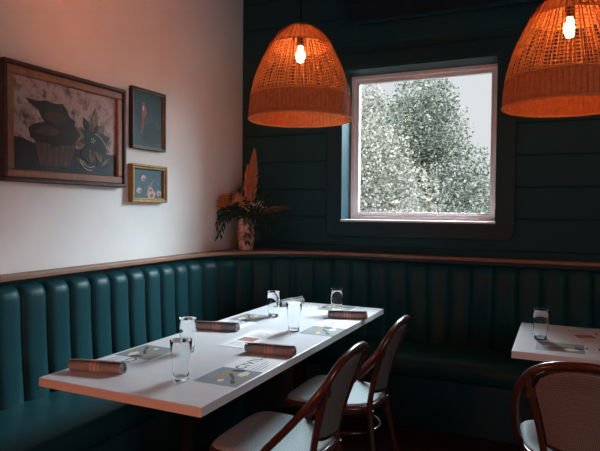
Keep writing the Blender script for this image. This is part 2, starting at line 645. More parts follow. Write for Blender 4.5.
def tree(name, loc, blobs, count, size, leafm, trunk_h, trunk_r, label, cat, seed):
    rnd = random.Random(seed)
    t = empty(name, loc, 0, label, cat)
    bm = bmesh.new()
    leaf_cloud(bm, blobs, count, size, rnd)
    finish(bm, 'crown', leafm, t)
    bm = bmesh.new()
    tube(bm, smooth_path([(0, 0, 0), (0.06, 0.04, trunk_h * 0.5), (0, 0, trunk_h)], 10), lambda q: trunk_r * (1 - 0.5 * q), 10)
    for b in blobs:
        tube(bm, smooth_path([(0, 0, trunk_h * 0.55), ((b[0]) * .45, b[1] * .45, (trunk_h * .6 + b[2]) * .5), (b[0], b[1], b[2])], 8), lambda q: trunk_r * 0.45 * (1 - 0.7 * q), 6)
    finish(bm, 'trunk', M['bark'], t, True)
    return t


GZ = -0.15
tree('broadleaf_tree', (-1.2, 6.0, GZ), [(0, 0, 2.2, 1.2, 1.0), (-0.95, 0.1, 2.9, 0.95, 0.9), (0.2, 0.1, 3.5, 0.55, 0.9), (0.5, -0.1, 2.45, 0.85, 0.9), (-0.25, -0.2, 3.1, 0.7, 0.8), (1.0, 0.1, 1.8, 0.75, 0.9), (-1.2, 0.2, 1.6, 1.0, 0.9), (0.3, -0.3, 1.2, 1.0, 0.9)], 30000, 0.06, M['leaf_grey'], 2.6, 0.16,
     'large silvery round tree filling the left of the window view', 'tree', 3)
tree('tall_tree', (-0.62, 9.8, GZ), [(0, 0, 4.25, 0.85, 0.9), (0.2, 0, 3.5, 0.95, 0.9), (0.7, 0.2, 2.5, 0.95, 0.9), (-0.4, 0, 3.4, 1.1, .9), (1.2, -0.1, 1.6, 0.95, .9)], 17000, 0.075, M['leaf_green'], 3.2, 0.18,
     'taller dark grey-green tree rising behind the silvery tree outside', 'tree', 4)
tree('garden_shrub', (1.3, 6.9, GZ), [(0, 0, 1.1, 0.65, 0.9), (0.45, 0.1, 1.3, 0.5, 1.0), (-0.35, 0.1, 1.0, 0.5, 0.9)], 7000, 0.06, M['leaf_teal'], 0.7, 0.05,
     'low grey-green bush outside at the bottom right of the window', 'bush', 5)
tree('young_tree', (1.9, 8.6, GZ), [(0, 0, 2.1, 0.5, 1.1), (0.3, 0, 2.75, 0.45, 1.2), (0.55, 0, 3.1, 0.35, 1.0)], 1500, 0.08, M['leaf_green'], 1.9, 0.05,
     'thin sparse tree outside near the right edge of the window', 'tree', 6)

# ------------------------------------------------------------------ banquette, swept round the corner
CC, CR = 0.9, 0.9


def path_pts(step=0.02, y_end=-5.4, x_end=5.2):
    """base path as (kind, position, normal-into-room, s)"""
    out = []
    y = y_end
    n1 = int((-CC - y_end) / step)
    for i in range(n1):
        yy = y_end + (-CC - y_end) * i / n1
        out.append(('L', yy, yy - y_end))
    s0 = -CC - y_end
    arc = 0.78 * pi / 2
    n2 = int(arc / step)
    for i in range(n2):
        out.append(('A', pi - (pi / 2) * i / n2, s0 + arc * i / n2))
    n3 = int((x_end - CC) / step)
    for i in range(n3 + 1):
        out.append(('B', CC + (x_end - CC) * i / n3, s0 + arc + (x_end - CC) * i / n3))
    return out


def at_path(p, o):
    k, t, _ = p
    if k == 'L':
        return (o, t)
    if k == 'A':
        return (CC + (CR - o) * cos(t), -CC + (CR - o) * sin(t))
    return (t, -o)


def sweep(bm, prof, path, close=True):
    rows = []
    for p in path:
        row = []
        for o, z in prof:
            x, y = at_path(p, o)
            row.append(bm.verts.new((x, y, z)))
        rows.append(row)
    m = len(prof)
    for a, b in zip(rows, rows[1:]):
        for i in range(m if close else m - 1):
            j = (i + 1) % m
            bm.faces.new((a[i], a[j], b[j], b[i]))
    if close:
        bm.faces.new(rows[0])
        bm.faces.new(rows[-1][::-1])


coarse = path_pts(0.06)
bq = empty('banquette', (0, 0, 0), 0, 'long dark green vinyl banquette with channel-tufted back curving round the corner', 'bench')
bm = bmesh.new()
sp = [(0.05, 0.36)]
R = 0.035
for k in range(7):
    a = radians(-90 + 180 * k / 6)
    sp.append((0.628 - R + R * cos(a) - 0.004, 0.3975 + 0.03 * sin(a) + R * (1 if a > 0 else 1) * 0.0 + (0.036 * sin(a))))
sp += [(0.40, 0.468), (0.22, 0.466), (0.05, 0.460)]
sweep(bm, sp, coarse)
finish(bm, 'seat', M['vinyl'], bq, True)
bm = bmesh.new()
sweep(bm, [(0.02, 0.0), (0.575, 0.0), (0.575, 0.334), (0.02, 0.334)], coarse)
finish(bm, 'base', M['vinyl_base'], bq)
bm = bmesh.new()
sweep(bm, [(0.004, 0.335), (0.045, 0.335), (0.045, 1.054), (0.004, 1.054)], coarse)
finish(bm, 'backing', M['vinyl_base'], bq)
# channels
SP = 0.151
fine = path_pts(SP / 12)
s_ref = (-CC + 5.4) + 0.78 * pi / 2 + 0.42
bm = bmesh.new()
zl = [0.45, 0.47, 0.52, 0.60, 0.70, 0.80, 0.90, 0.96, 0.99, 1.01, 1.022, 1.03]
rows = []
for p in fine:
    u = ((p[2] - s_ref) / SP) % 1.0
    e = abs(2 * u - 1)
    bulge = (max(0.0, 1 - e ** 3.2)) ** 0.55
    row = []
    for zz in zl:
        top = max(0.0, (zz - 0.965) / 0.065)
        k = sqrt(max(0.0, 1 - top * top))
        o = 0.048 + (0.045 + 0.032 * bulge) * (0.12 + 0.88 * k) - 0.008 * sin((zz - 0.45) * 5.2) + 0.035 * max(0, 0.95 - zz) / 0.5 * 0.6
        zt = zz - (0.014 * e ** 4 if zz > 0.95 else 0)
        x, y = at_path(p, o)
        row.append(bm.verts.new((x, y, zt)))
    x, y = at_path(p, 0.046)
    row.append(bm.verts.new((x, y, 1.024)))
    rows.append(row)
for a, b in zip(rows, rows[1:]):
    for i in range(len(a) - 1):
        bm.faces.new((a[i], a[i + 1], b[i + 1], b[i]))
finish(bm, 'backrest', M['vinyl'], bq, True)

# wooden ledge
bm = bmesh.new()
lp = [p for p in coarse]
top, bot = [], []
front = [at_path(p, 0.095) for p in lp]
x_end, y_end = 5.2, -5.4
outline = front + [(x_end, 0.0), (0.001, 0.0), (0.001, y_end)]
outline = [(x, min(y, -0.001)) for x, y in outline]
prism(bm, outline, 1.056, 1.081)
led = bevel(finish(bm, 'wooden_ledge', M['ledge']), 0.004)
tag(led, 'narrow wooden ledge along both walls above the green banquette', 'ledge')


# ------------------------------------------------------------------ tables
def table(name, loc, rz, w, l, label, cols):
    t = empty(name, loc, rz, label, 'table')
    bm = bmesh.new()
    box(bm, (0, 0, 0.715), (w, l, 0.75))
    bevel(finish(bm, 'tabletop', M['table_top'], t), 0.002)
    for cx, cy in cols:
        bm = bmesh.new()
        lathe(bm, [(0.0, 0.0), (0.26, 0.0), (0.26, 0.012), (0.20, 0.03), (0.06, 0.05), (0.04, 0.07), (0.038, 0.64), (0.06, 0.66), (0.16, 0.69), (0.16, 0.7145), (0.0, 0.7145)], 28, (cx, cy))
        finish(bm, 'pedestal', M['black_metal'], t, True)
    return t


T0 = (0.6504, -2.6434)
table('dining_table', (T0[0], T0[1], 0), radians(-0.25), 0.758, 2.108, 'long white dining table set beside the banquette, below the left pendant', [(0.40, 0.42), (0.40, 1.55)])
T2 = (2.2831, -1.3634)
table('dining_table', (T2[0], T2[1], 0), 0, 0.80, 0.758, 'small white dining table at the right edge with one glass', [(0.40, 0.38)])

# ------------------------------------------------------------------ chairs (front is +Y)
HOOP = [(0.0, -0.326, 0.864), (0.10, -0.322, 0.853), (0.172, -0.307, 0.82), (0.214, -0.276, 0.757), (0.232, -0.218, 0.68), (0.236, -0.13, 0.58), (0.233, -0.045, 0.49), (0.226, 0.0, 0.435)]


def chair(loc, rz, label):
    c = empty('bistro_chair', loc, rz, label, 'chair', 'rattan bistro chairs')
    bm = bmesh.new()
    full = [(-x, y, z) for x, y, z in HOOP[::-1]] + HOOP[1:]
    tube(bm, smooth_path(full, 60), 0.0155, 10)
    finish(bm, 'back_frame', M['bentwood'], c, True)
    # rear legs run up as the stiles of the back
    for sx in (-1, 1):
        bm = bmesh.new()
        tube(bm, smooth_path([(sx * 0.192, -0.287, 0.785), (sx * 0.156, -0.238, 0.64), (sx * 0.130, -0.203, 0.50), (sx * 0.130, -0.199, 0.42), (sx * 0.165, -0.228, 0.22), (sx * 0.185, -0.28, 0.0)], 30), 0.0145, 10)
        for zc in (0.732, 0.405):                                      # wrapped cane bindings
            tt = (0.785 - zc) / 0.275 if zc > 0.5 else None
            px, py = (sx * 0.1775, -0.268) if tt is not None else (sx * 0.130, -0.199)
            lathe(bm, [(0.0, zc - 0.022), (0.0185, zc - 0.02), (0.0195, zc), (0.0185, zc + 0.02), (0.0, zc + 0.022)], 10, (px, py))
        finish(bm, 'leg', M['bentwood'], c, True)
        bm = bmesh.new()
        tube(bm, smooth_path([(sx * 0.165, 0.15, 0.428), (sx * 0.175, 0.168, 0.2), (sx * 0.188, 0.195, 0.0)], 16), lambda q: 0.0155 - 0.002 * q, 10)
        finish(bm, 'leg', M['bentwood'], c, True)
    # woven back panel
    def yz(z):
        pts = [(0.50, -0.203), (0.64, -0.238), (0.76, -0.275), (0.82, -0.306), (0.865, -0.326)]
        for (z0, y0), (z1, y1) in zip(pts, pts[1:]):
            if z <= z1:
                return y0 + (y1 - y0) * (z - z0) / (z1 - z0)
        return pts[-1][1]

    def half(z):
        pts = [(0.52, 0.120), (0.64, 0.144), (0.725, 0.164), (0.762, 0.168), (0.80, 0.150), (0.824, 0.116), (0.835, 0.07), (0.841, 0.0)]
        for (z0, w0), (z1, w1) in zip(pts, pts[1:]):
            if z <= z1:
                return w0 + (w1 - w0) * (z - z0) / (z1 - z0)
        return 0.0

    zs = [0.52, 0.56, 0.60, 0.64, 0.68, 0.725, 0.742, 0.76, 0.78, 0.80, 0.814, 0.824, 0.830, 0.835, 0.8395]
    NX = 12
    bm = bmesh.new()
    for off in (0.004, -0.004):
        rows = []
        for z in zs:
            w = half(z)
            row = []
            for i in range(NX + 1):
                q = -1 + 2 * i / NX
                droop = -0.018 * (1 - q * q) * max(0.0, 1 - (z - 0.52) / 0.1)
                row.append(bm.verts.new((q * w, yz(z) - 0.020 * (1 - q * q) + off, z + droop)))
            rows.append(row)
        for a, b in zip(rows, rows[1:]):
            for i in range(NX):
                bm.faces.new((a[i], a[i + 1], b[i + 1], b[i]))
    finish(bm, 'backrest', M['back_weave'], c, True)
    edge = []
    for z in zs:
        edge.append((half(z), yz(z), z))
    rim = edge + [(-x, y, z) for x, y, z in edge[::-1]]
    for i in range(1, NX):
        q = -1 + 2 * i / NX
        rim.append((q * 0.120, yz(0.52) - 0.020 * (1 - q * q), 0.52 - 0.018 * (1 - q * q)))
    bm = bmesh.new()
    tube(bm, rim, 0.0095, 8, closed=True)
    finish(bm, 'backrest_edge', M['dark_edge'], c, True)
    # seat
    def outline(k, n=40):
        out = []
        for i in range(n):
            a = 2 * pi * i / n
            ca, sa = cos(a), sin(a)
            e = 2 / (5.5 if sa > 0 else 2.6)
            x = 0.222 * k * (abs(ca) ** e) * (1 if ca >= 0 else -1)
            y = 0.012 + 0.226 * k * (abs(sa) ** e) * (1 if sa >= 0 else -1)
            x *= 1 + 0.10 * y / 0.21 - 0.02
            out.append((x, y))
        return out

    bm = bmesh.new()
    rings = []
    for k, z in ((0.0, 0.452), (0.5, 0.454), (0.86, 0.459), (0.955, 0.4605), (0.985, 0.456), (0.995, 0.446), (0.97, 0.438)):
        if k == 0:
            rings.append([bm.verts.new((0, 0.012, z))])
        else:
            rings.append([bm.verts.new((x, y, z)) for x, y in outline(k)])
    for a, b in zip(rings, rings[1:]):
        m = len(b)
        for i in range(m):
            if len(a) == 1:
                bm.faces.new((a[0], b[i], b[(i + 1) % m]))
            else:
                bm.faces.new((a[i], a[(i + 1) % m], b[(i + 1) % m], b[i]))
    bm.faces.new(rings[-1][::-1])
    finish(bm, 'seat', M['seat_weave'], c, True)
    bm = bmesh.new()
    tube(bm, [(x, y, 0.434) for x, y in outline(0.985)], 0.0165, 8, closed=True)
    tube(bm, [(x, y, 0.408) for x, y in outline(0.84)], 0.010, 8, closed=True)
    finish(bm, 'seat_frame', M['bentwood'], c, True)
    bm = bmesh.new()
    pts = []
    for i in range(32):
        a = 2 * pi * i / 32
        pts.append((0.165 * cos(a), -0.02 + 0.185 * sin(a), 0.30))
    tube(bm, pts, 0.009, 8, closed=True)
    finish(bm, 'stretcher', M['bentwood'], c, True)
    return c


CH = chair((1.43, -2.08, 0), radians(90), 'brown bentwood bistro chair nearest the camera, tucked under the long table')
c2 = copy_tree(CH)
c2.location = (1.45, -1.42, 0)
c2['label'] = 'brown bentwood bistro chair second along the long table, nearer the back banquette'
c3 = copy_tree(CH)
c3.location = (2.57, -1.65, 0)
c3.rotation_euler = (0, 0, radians(0))
c3['label'] = 'brown bentwood bistro chair seen from behind at the small right table'

# ------------------------------------------------------------------ pendant lamps
PR = [(1.0, 0.0), (0.995, 0.08), (0.975, 0.2), (0.945, 0.30), (0.90, 0.40), (0.84, 0.50), (0.77, 0.59), (0.68, 0.69), (0.59, 0.785), (0.48, 0.87), (0.33, 0.945), (0.15, 0.99), (0.035, 1.0)]
LR, LH = 0.311, 0.575


def prof_at(h):
    for (r0, h0), (r1, h1) in zip(PR, PR[1:]):
        if h <= h1:
            q = (h - h0) / (h1 - h0)
            return (r0 + (r1 - r0) * q) * LR
    return PR[-1][0] * LR


def pendant(loc, label):
    L = empty('pendant_lamp', loc, 0, label, 'lamp', 'woven rattan pendant lamps')
    NR = 76
    # dense lower band: fine weft over vertical ribs, on a double skin
    bm = bmesh.new()

    def skin(h0, h1, n, seg, amp):
        rows = []
        for k in range(n + 1):
            h = h0 + (h1 - h0) * k / n
            r = prof_at(h)
            rows.append([bm.verts.new(((r + amp * (1 if (i + k) % 2 else -1)) * cos(2 * pi * i / seg), (r + amp * (1 if (i + k) % 2 else -1)) * sin(2 * pi * i / seg), h * LH)) for i in range(seg)])
        for a, b in zip(rows, rows[1:]):
            for i in range(seg):
                bm.faces.new((a[i], a[(i + 1) % seg], b[(i + 1) % seg], b[i]))
    skin(0.005, 0.245, 22, NR * 2, 0.0018)
    for k in range(NR):
        a = 2 * pi * k / NR
        tube(bm, [(prof_at(h) * cos(a), prof_at(h) * sin(a), h * LH) for h in (0.005, 0.08, 0.16, 0.245)], 0.0034, 5)
    finish(bm, 'shade_band', M['rattan_dense'], L, True)
    bm = bmesh.new()
    skin(0.775, 0.998, 18, NR, 0.0016)
    for k in range(NR // 2):
        a = 4 * pi * k / NR
        tube(bm, [(prof_at(h) * 1.012 * cos(a), prof_at(h) * 1.012 * sin(a), h * LH + 0.002) for h in (0.76, 0.79, 0.82, 0.87, 0.92, 0.96, 0.985)], 0.003, 4)
    finish(bm, 'shade_crown', M['rattan_dense'], L, True)
    # open lattice: pairs of ribs and hoops with square gaps
    bm = bmesh.new()
    for k in range(NR):
        a = 2 * pi * (k + (0.22 if k % 2 else -0.0)) / NR
        tube(bm, [(prof_at(h) * cos(a), prof_at(h) * sin(a), h * LH) for h in (0.23, 0.30, 0.36, 0.43, 0.5, 0.57, 0.64, 0.72, 0.79)], 0.0031, 5)
    for k in range(17):
        h = 0.265 + 0.50 * k / 16
        r = prof_at(h)
        pts = []
        for i in range(84):
            a = 2 * pi * i / 84
            rr = r + (0.0025 if (i + k) % 2 else -0.0025)
            pts.append((rr * cos(a), rr * sin(a), h * LH))
        tube(bm, pts, 0.0023, 4, closed=True)
    finish(bm, 'shade_lattice', M['rattan'], L, True)
    bm = bmesh.new()
    for h, rr in ((0.003, 0.0065), (0.245, 0.005), (0.775, 0.0045)):
        tube(bm, [(prof_at(h) * cos(2 * pi * i / 64), prof_at(h) * sin(2 * pi * i / 64), h * LH) for i in range(64)], rr, 6, closed=True)
    finish(bm, 'shade_ring', M['rattan'], L, True)
    bm = bmesh.new()
    lathe(bm, [(0, 0.575), (0.022, 0.575), (0.024, 0.54), (0.022, 0.455), (0.016, 0.447), (0, 0.447)], 16)
    finish(bm, 'socket', M['black_metal'], L, True)
    bm = bmesh.new()
    lathe(bm, [(0, 0.446), (0.012, 0.444), (0.023, 0.42), (0.028, 0.392), (0.027, 0.37), (0.018, 0.349), (0, 0.341)], 14)
    finish(bm, 'bulb', M['bulb'], L, True)
    bm = bmesh.new()
    tube(bm, [(0, 0, 0.573), (0, 0, 1.1), (0, 0, RZ - loc[2] - 0.03)], 0.0045, 8)
    finish(bm, 'cord', M['black_metal'], L, True)
    bm = bmesh.new()
    lathe(bm, [(0, RZ - loc[2] - 0.001), (0.06, RZ - loc[2] - 0.001), (0.058, RZ - loc[2] - 0.03), (0, RZ - loc[2] - 0.035)], 20)
    finish(bm, 'ceiling_rose', M['black_metal'], L, True)
    return L


P1 = pendant((1.03, -1.06, 1.955), 'woven rattan dome pendant hanging over the long table left of the window')
P2 = copy_tree(P1)
P2.location = (2.505, -1.05, 1.935)
P2['label'] = 'woven rattan dome pendant over the small right table, cut by the frame'


# ------------------------------------------------------------------ pictures on the left wall
def picture(name, y0, y1, z0, z1, tilt, label, bars, canvas_fn, depth=0.035):
    """hung on the wall x=0; local u along +Y, v up"""
    w, h = y1 - y0, z1 - z0
    t = empty(name, (0.004, (y0 + y1) / 2, z0), 0, label, 'picture')
    t.rotation_euler = (0, 0, 0)
    ins = 0.0
    for part, wid, d, m in bars:
        bm = bmesh.new()
        a, b = ins, ins + wid
        for (u0, u1, v0, v1) in ((a, w - a, a, b), (a, w - a, h - b, h - a), (a, b, b, h - b), (w - b, w - a, b, h - b)):
            box(bm, (0.0, u0 - w / 2, v0), (d, u1 - w / 2, v1))
        bevel(finish(bm, part, m, t), min(0.006, wid * 0.3))
        ins += wid
    bm = bmesh.new()
    mats = canvas_fn(bm, w - 2 * ins, h - 2 * ins, ins)
    finish(bm, 'canvas', None, t, mats=mats)
    return t


def poly_wall(bm, pts, x, mi):
    a = [bm.verts.new((x, u, v)) for u, v in pts]
    b = [bm.verts.new((x - 0.002, u, v)) for u, v in pts]
    bm.faces.new(a).material_index = mi
    n_ = len(a)
    for i in range(n_):
        j = (i + 1) % n_
        bm.faces.new((a[i], a[j], b[j], b[i])).material_index = mi


def canvas_base(bm, w, h, ins, mi=0, d=0.016):
    box(bm, (0.001, -w / 2, ins), (d, w / 2, ins + h), mi)


def blob(u, v, ru, rv, n=14, j=0.18, seed=0, rot=0):
    r = random.Random(seed)
    out = []
    for i in range(n):
        a = 2 * pi * i / n
        k = 1 + r.uniform(-j, j)
        x, y = ru * cos(a) * k, rv * sin(a) * k
        out.append((u + x * cos(rot) - y * sin(rot), v + x * sin(rot) + y * cos(rot)))
    return out


def petal(u, v, ang, L, w):
    d = (cos(ang), sin(ang))
    e = (-d[1], d[0])
    return [(u + d[0] * L * t + e[0] * w * s, v + d[1] * L * t + e[1] * w * s) for t, s in ((0.12, 0), (0.4, 0.8), (0.65, 1), (1, 0.1), (0.75, -0.9), (0.4, -0.9))]


def still_life(bm, w, h, ins):
    mats = [M['p_bg'], M['p_table'], M['p_basket'], M['p_dark'], M['p_ochre'], M['p_pale'], M['p_brown']]
    canvas_base(bm, w, h, ins)
    X = lambda f: -w / 2 + w * f
    Z = lambda f: ins + h * f
    r = random.Random(2)
    top = [(X(0.001 + 0.998 * i / 12), Z(0.33 + r.uniform(-0.02, 0.02) - 0.05 * i / 12)) for i in range(13)]
    poly_wall(bm, [(X(0.001), Z(0.001)), (X(0.999), Z(0.001))] + top[::-1], 0.0165, 1)
    poly_wall(bm, [(X(.23), Z(.06)), (X(.50), Z(.07)), (X(.58), Z(.40)), (X(.17), Z(.40))], 0.017, 2)
    for i in range(6):
        f = .26 + .045 * i
        poly_wall(bm, [(X(f), Z(.07)), (X(f + .006), Z(.07)), (X(f + .006 + (f - .37) * .28), Z(.39)), (X(f - .004 + (f - .37) * .28), Z(.39))], 0.0174, 6)
    poly_wall(bm, [(X(a), Z(b)) for a, b in ((.15, .36), (.13, .46), (.19, .52), (.27, .55), (.24, .61), (.22, .67), (.14, .73), (.11, .78), (.20, .765), (.28, .79), (.36, .775), (.44, .79), (.48, .73), (.50, .66), (.56, .62), (.55, .56), (.60, .54), (.63, .47), (.58, .42), (.60, .37), (.52, .33), (.44, .31), (.36, .285), (.28, .32), (.22, .315))], 0.0178, 3)
    poly_wall(bm, blob(X(.38), Z(.62), w * .10, h * .08, seed=4), 0.0182, 6)
    poly_wall(bm, blob(X(.30), Z(.45), w * .10, h * .05, seed=5), 0.0182, 6)
    cu, cv = X(.74), Z(.42)
    for i in range(10):
        poly_wall(bm, petal(cu, cv, 2 * pi * i / 10 + 0.2, w * (.27 if i == 2 else .20), w * .036), 0.0184 + 0.0001 * i, 4 if i % 3 else 3)
    for i in range(9):
        poly_wall(bm, petal(cu, cv, 2 * pi * i / 9 + 0.5, w * .15, w * .022), 0.0194 + 0.00002 * i, 3 if i % 2 else 6)
    poly_wall(bm, blob(cu, cv, w * .085, w * .085, seed=6), 0.0198, 3)
    for i in range(5):
        poly_wall(bm, petal(cu, cv, 2 * pi * i / 5, w * .03, w * .004), 0.0203, 5)
    for i in range(6):
        poly_wall(bm, petal(X(.66) + w * .04 * i, Z(.10) + h * .01 * (i % 3), 2.6 - 0.5 * i, w * .12, w * .02), 0.0188, 3 if i % 2 else 4)
    for a0, a1, rr in ((3.4, 4.9, .115), (3.6, 5.3, .09), (0.2, 1.3, .2)):
        pts = [(cu - w * .03 + w * rr * cos(a0 + (a1 - a0) * k / 8), Z(.22) + w * rr * sin(a0 + (a1 - a0) * k / 8)) for k in range(9)]
        inn = [(cu - w * .03 + w * (rr - .008) * cos(a0 + (a1 - a0) * k / 8), Z(.22) + w * (rr - .008) * sin(a0 + (a1 - a0) * k / 8)) for k in range(9)]
        for k in range(8):
            poly_wall(bm, [pts[k], pts[k + 1], inn[k + 1], inn[k]], 0.0205, 5)
    return mats


def tall_figure(bm, w, h, ins):
    mats = [M['p_teal'], M['p_red'], M['p_dark'], M['p_pink']]
    canvas_base(bm, w, h, ins)
    X = lambda f: -w / 2 + w * f
    Z = lambda f: ins + h * f
    poly_wall(bm, blob(X(.62), Z(.24), w * .34, h * .22, seed=8), 0.0164, 2)
    poly_wall(bm, [(X(a), Z(b)) for a, b in ((.26, .24), (.31, .24), (.34, .36), (.36, .50), (.44, .60), (.45, .70), (.40, .74), (.39, .80), (.33, .82), (.29, .78), (.32, .72), (.29, .62), (.29, .48))], 0.0168, 1)
    poly_wall(bm, blob(X(.34), Z(.70), w * .03, h * .05, seed=9), 0.0172, 3)
    return mats


def blossoms(bm, w, h, ins):
    mats = [M['p_teal_light'], M['p_pink'], M['p_red'], M['p_pale']]
    canvas_base(bm, w, h, ins)
    X = lambda f: -w / 2 + w * f
    Z = lambda f: ins + h * f
    for i, (a, b, r) in enumerate(((.34, .68, .10), (.20, .26, .10), (.56, .30, .13), (.60, .12, .16), (.86, .18, .10))):
        poly_wall(bm, blob(X(a), Z(b), w * r * .8, h * r, seed=20 + i, n=10), 0.0165 + 0.0003 * i, 1)
        poly_wall(bm, blob(X(a) + w * .02, Z(b) - h * .02, w * r * .35, h * r * .4, seed=30 + i, n=8), 0.0185, 2)
    for pts in (((.50, .20), (.56, .50), (.70, .66), (.86, .48)), ((.40, .08), (.50, .34), (.62, .56))):
        for (a0, b0), (a1, b1) in zip(pts, pts[1:]):
            poly_wall(bm, [(X(a0), Z(b0)), (X(a0 + .022), Z(b0)), (X(a1 + .022), Z(b1)), (X(a1), Z(b1))], 0.0188, 3)
    return mats


picture('framed_painting', -2.3185, -1.4747, 1.5366, 2.1326, 0, 'large framed still life painting with a basket and star-shaped flower on white wall',
        [('outer_frame', 0.022, 0.045, M['frame_dark']), ('inner_frame', 0.042, 0.034, M['frame_wood'])], still_life)
picture('framed_painting', -1.4077, -1.0747, 1.79, 2.1797, 0, 'tall dark teal framed painting with a thin reddish streak, above the gold one',
        [('outer_frame', 0.014, 0.034, M['frame_black']), ('inner_frame', 0.005, 0.028, M['frame_gold'])], tall_figure)
picture('framed_painting', -1.4146, -1.0662, 1.4474, 1.6925, 0, 'small gold-framed painting of pale pink blossoms, lowest on the white wall',
        [('outer_frame', 0.016, 0.040, M['frame_gold']), ('inner_frame', 0.012, 0.032, M['frame_gold'])], blossoms)


# ------------------------------------------------------------------ table ware
def tumbler(loc, label):
    g = finish_tumbler(loc)
    tag(g, label, 'glass', 'clear tumblers on the tables')
    return g


_tum = []


def finish_tumbler(loc):
    if _tum:
        o = _tum[0].copy()
        COL.objects.link(o)
    else:
        bm = bmesh.new()
        lathe(bm, [(0, 0.0), (0.0285, 0.0), (0.0305, 0.003), (0.033, 0.04), (0.0385, 0.10), (0.0435, 0.1535), (0.0428, 0.155), (0.0415, 0.1535), (0.0365, 0.10), (0.031, 0.04), (0.028, 0.02), (0.024, 0.017), (0, 0.0165)], 40)
        o = finish(bm, 'tumbler', M['glass'], None, True)
        _tum.append(o)
    o.location = loc
    return o


ZT = 0.7502
tumbler((1.163, -2.424, ZT), 'clear empty tumbler standing nearest the camera on the long table')
tumbler((0.930, -2.060, ZT), 'clear empty tumbler just behind the nearest one on the long table')
tumbler((1.180, -1.440, ZT), 'clear empty tumbler in the middle of the long table by the centre sheet')
tumbler((0.893, -1.128, ZT), 'clear empty tumbler near the banquette corner, beside the pale napkin roll')
tumbler((1.205, -0.862, ZT), 'clear empty tumbler behind the rolled napkin at the far table end')
tumbler((2.400, -1.040, ZT), 'clear empty tumbler on the small right-hand table')


def text_mesh(body, size, name, m, parent, loc, rz):
    cu = bpy.data.curves.new(name, 'FONT')
    cu.body = body
    cu.size = size
    cu.space_character = 1.25
    cu.offset = 0.0009
    tmp = bpy.data.objects.new(name + '_tmp', cu)
    COL.objects.link(tmp)
    dg = bpy.context.evaluated_depsgraph_get()
    me = bpy.data.meshes.new_from_object(tmp.evaluated_get(dg))
    bpy.data.objects.remove(tmp)
    me.materials.clear()
    me.materials.append(m)
    me.name = name
    o = bpy.data.objects.new(name, me)
    COL.objects.link(o)
    o.parent = parent
    o.location = loc
    o.rotation_euler = (0, 0, rz)
    return o


def flat(bm, pts, z, mi):
    f = bm.faces.new([bm.verts.new((x, y, z)) for x, y in pts])
    f.material_index = mi
    if f.normal.z < 0:
        f.normal_flip()


MW, MD = 0.43, 0.195


def menu(loc, rz, label):
    """reader's frame: x to the right, y up the page; origin at the page's lower left"""
    t = empty('menu_sheet', loc, rz, label, 'menu', 'printed menus at the place settings')
    bm = bmesh.new()
    box(bm, (0, 0, 0), (MW, MD, 0.0008))
    finish(bm, 'page', M['paper'], t)
    bm = bmesh.new()
    s_ = 0.215
    box(bm, (0.0005, 0.0005, 0.0008), (s_, MD - 0.0005, 0.0010), 0)
    r = random.Random(11)
    for i, (x, y, a, b, mi, rt) in enumerate(((.10, .13, .035, .026, 1, .3), (.155, .125, .03, .022, 1, .9), (.16, .06, .034, .024, 3, .2), (.06, .05, .035, .012, 2, .5), (.11, .085, .05, .008, 2, .7),
                                             (.12, .03, .03, .018, 1, .1), (.19, .10, .02, .03, 2, .4), (.05, .10, .018, .014, 3, .3), (.075, .045, .02, .01, 1, .8))):
        flat(bm, blob(x, y, a, b, n=12, seed=40 + i, rot=rt), 0.00105 + i * 0.00004, mi)
    finish(bm, 'photo', None, t, mats=[M['photo_grey'], M['photo_ochre'], M['photo_dark'], M['photo_cream']])
    text_mesh('CIVIL.', 0.065, 'title', M['ink'], t, (0.216, 0.100, 0.0011), 0)
    bm = bmesh.new()
    box(bm, (0.225, 0.083, 0.0008), (0.40, 0.0845, 0.0010))
    for k in range(3):
        box(bm, (0.225, 0.062 - 0.016 * k, 0.0008), (0.37 - 0.03 * k, 0.066 - 0.016 * k, 0.0010))
    finish(bm, 'lettering', M['grey_ink'], t)
    return t


MN = menu((1.405, -2.415, ZT), radians(90), 'printed menu with food photo in front of the nearest chair, by the nearest tumbler')


def menu_at(loc, rz, label):
    o = copy_tree(MN)
    o.location = loc
    o.rotation_euler = (0, 0, radians(rz))
    o['label'] = label
    return o


menu_at((1.417, -1.475, ZT), 90, 'printed menu with food photo in front of the second chair, far right of long table')
menu_at((0.672, -2.040, ZT), -90, 'printed menu with food photo on banquette side, beside the nearest napkin roll')
menu_at((0.690, -1.110, ZT), -90, 'printed menu with food photo on banquette side, beside the second napkin roll')
menu_at((1.235, -0.570, ZT), 180, 'printed menu with food photo at the far head of the long table')
menu_at((2.385, -1.285, ZT), 0, 'printed menu with food photo on the near edge of the small table')
menu_at((3.02, -0.655, ZT), 180, 'printed menu with food photo on the wall side of the small table')


def centre_sheet(loc, rz, label):
    """x across, y along"""
    t = empty('drinks_sheet', loc, radians(rz), label, 'menu', 'folded drinks sheets in the table centres')
    bm = bmesh.new()
    box(bm, (0, 0, 0), (0.15, 0.40, 0.0008))
    box(bm, (0.0, -0.004, 0.0009), (0.15, 0.392, 0.0017))
    finish(bm, 'page', M['paper'], t)
    bm = bmesh.new()
    box(bm, (0.03, 0.13, 0.0017), (0.12, 0.21, 0.0019))
    finish(bm, 'panel', M['red_ink'], t)
    bm = bmesh.new()
    for k in range(5):
        box(bm, (0.035, 0.245 + 0.022 * k, 0.0017), (0.115 - 0.012 * (k % 3), 0.250 + 0.022 * k, 0.0019))
    finish(bm, 'lettering', M['grey_ink'], t)
    bm = bmesh.new()
    for k in range(3):
        box(bm, (0.03, 0.05 + 0.022 * k, 0.0017), (0.11 - 0.012 * (k % 3), 0.054 + 0.022 * k, 0.0019))
    finish(bm, 'lettering', M['grey_ink'], t)
    return t


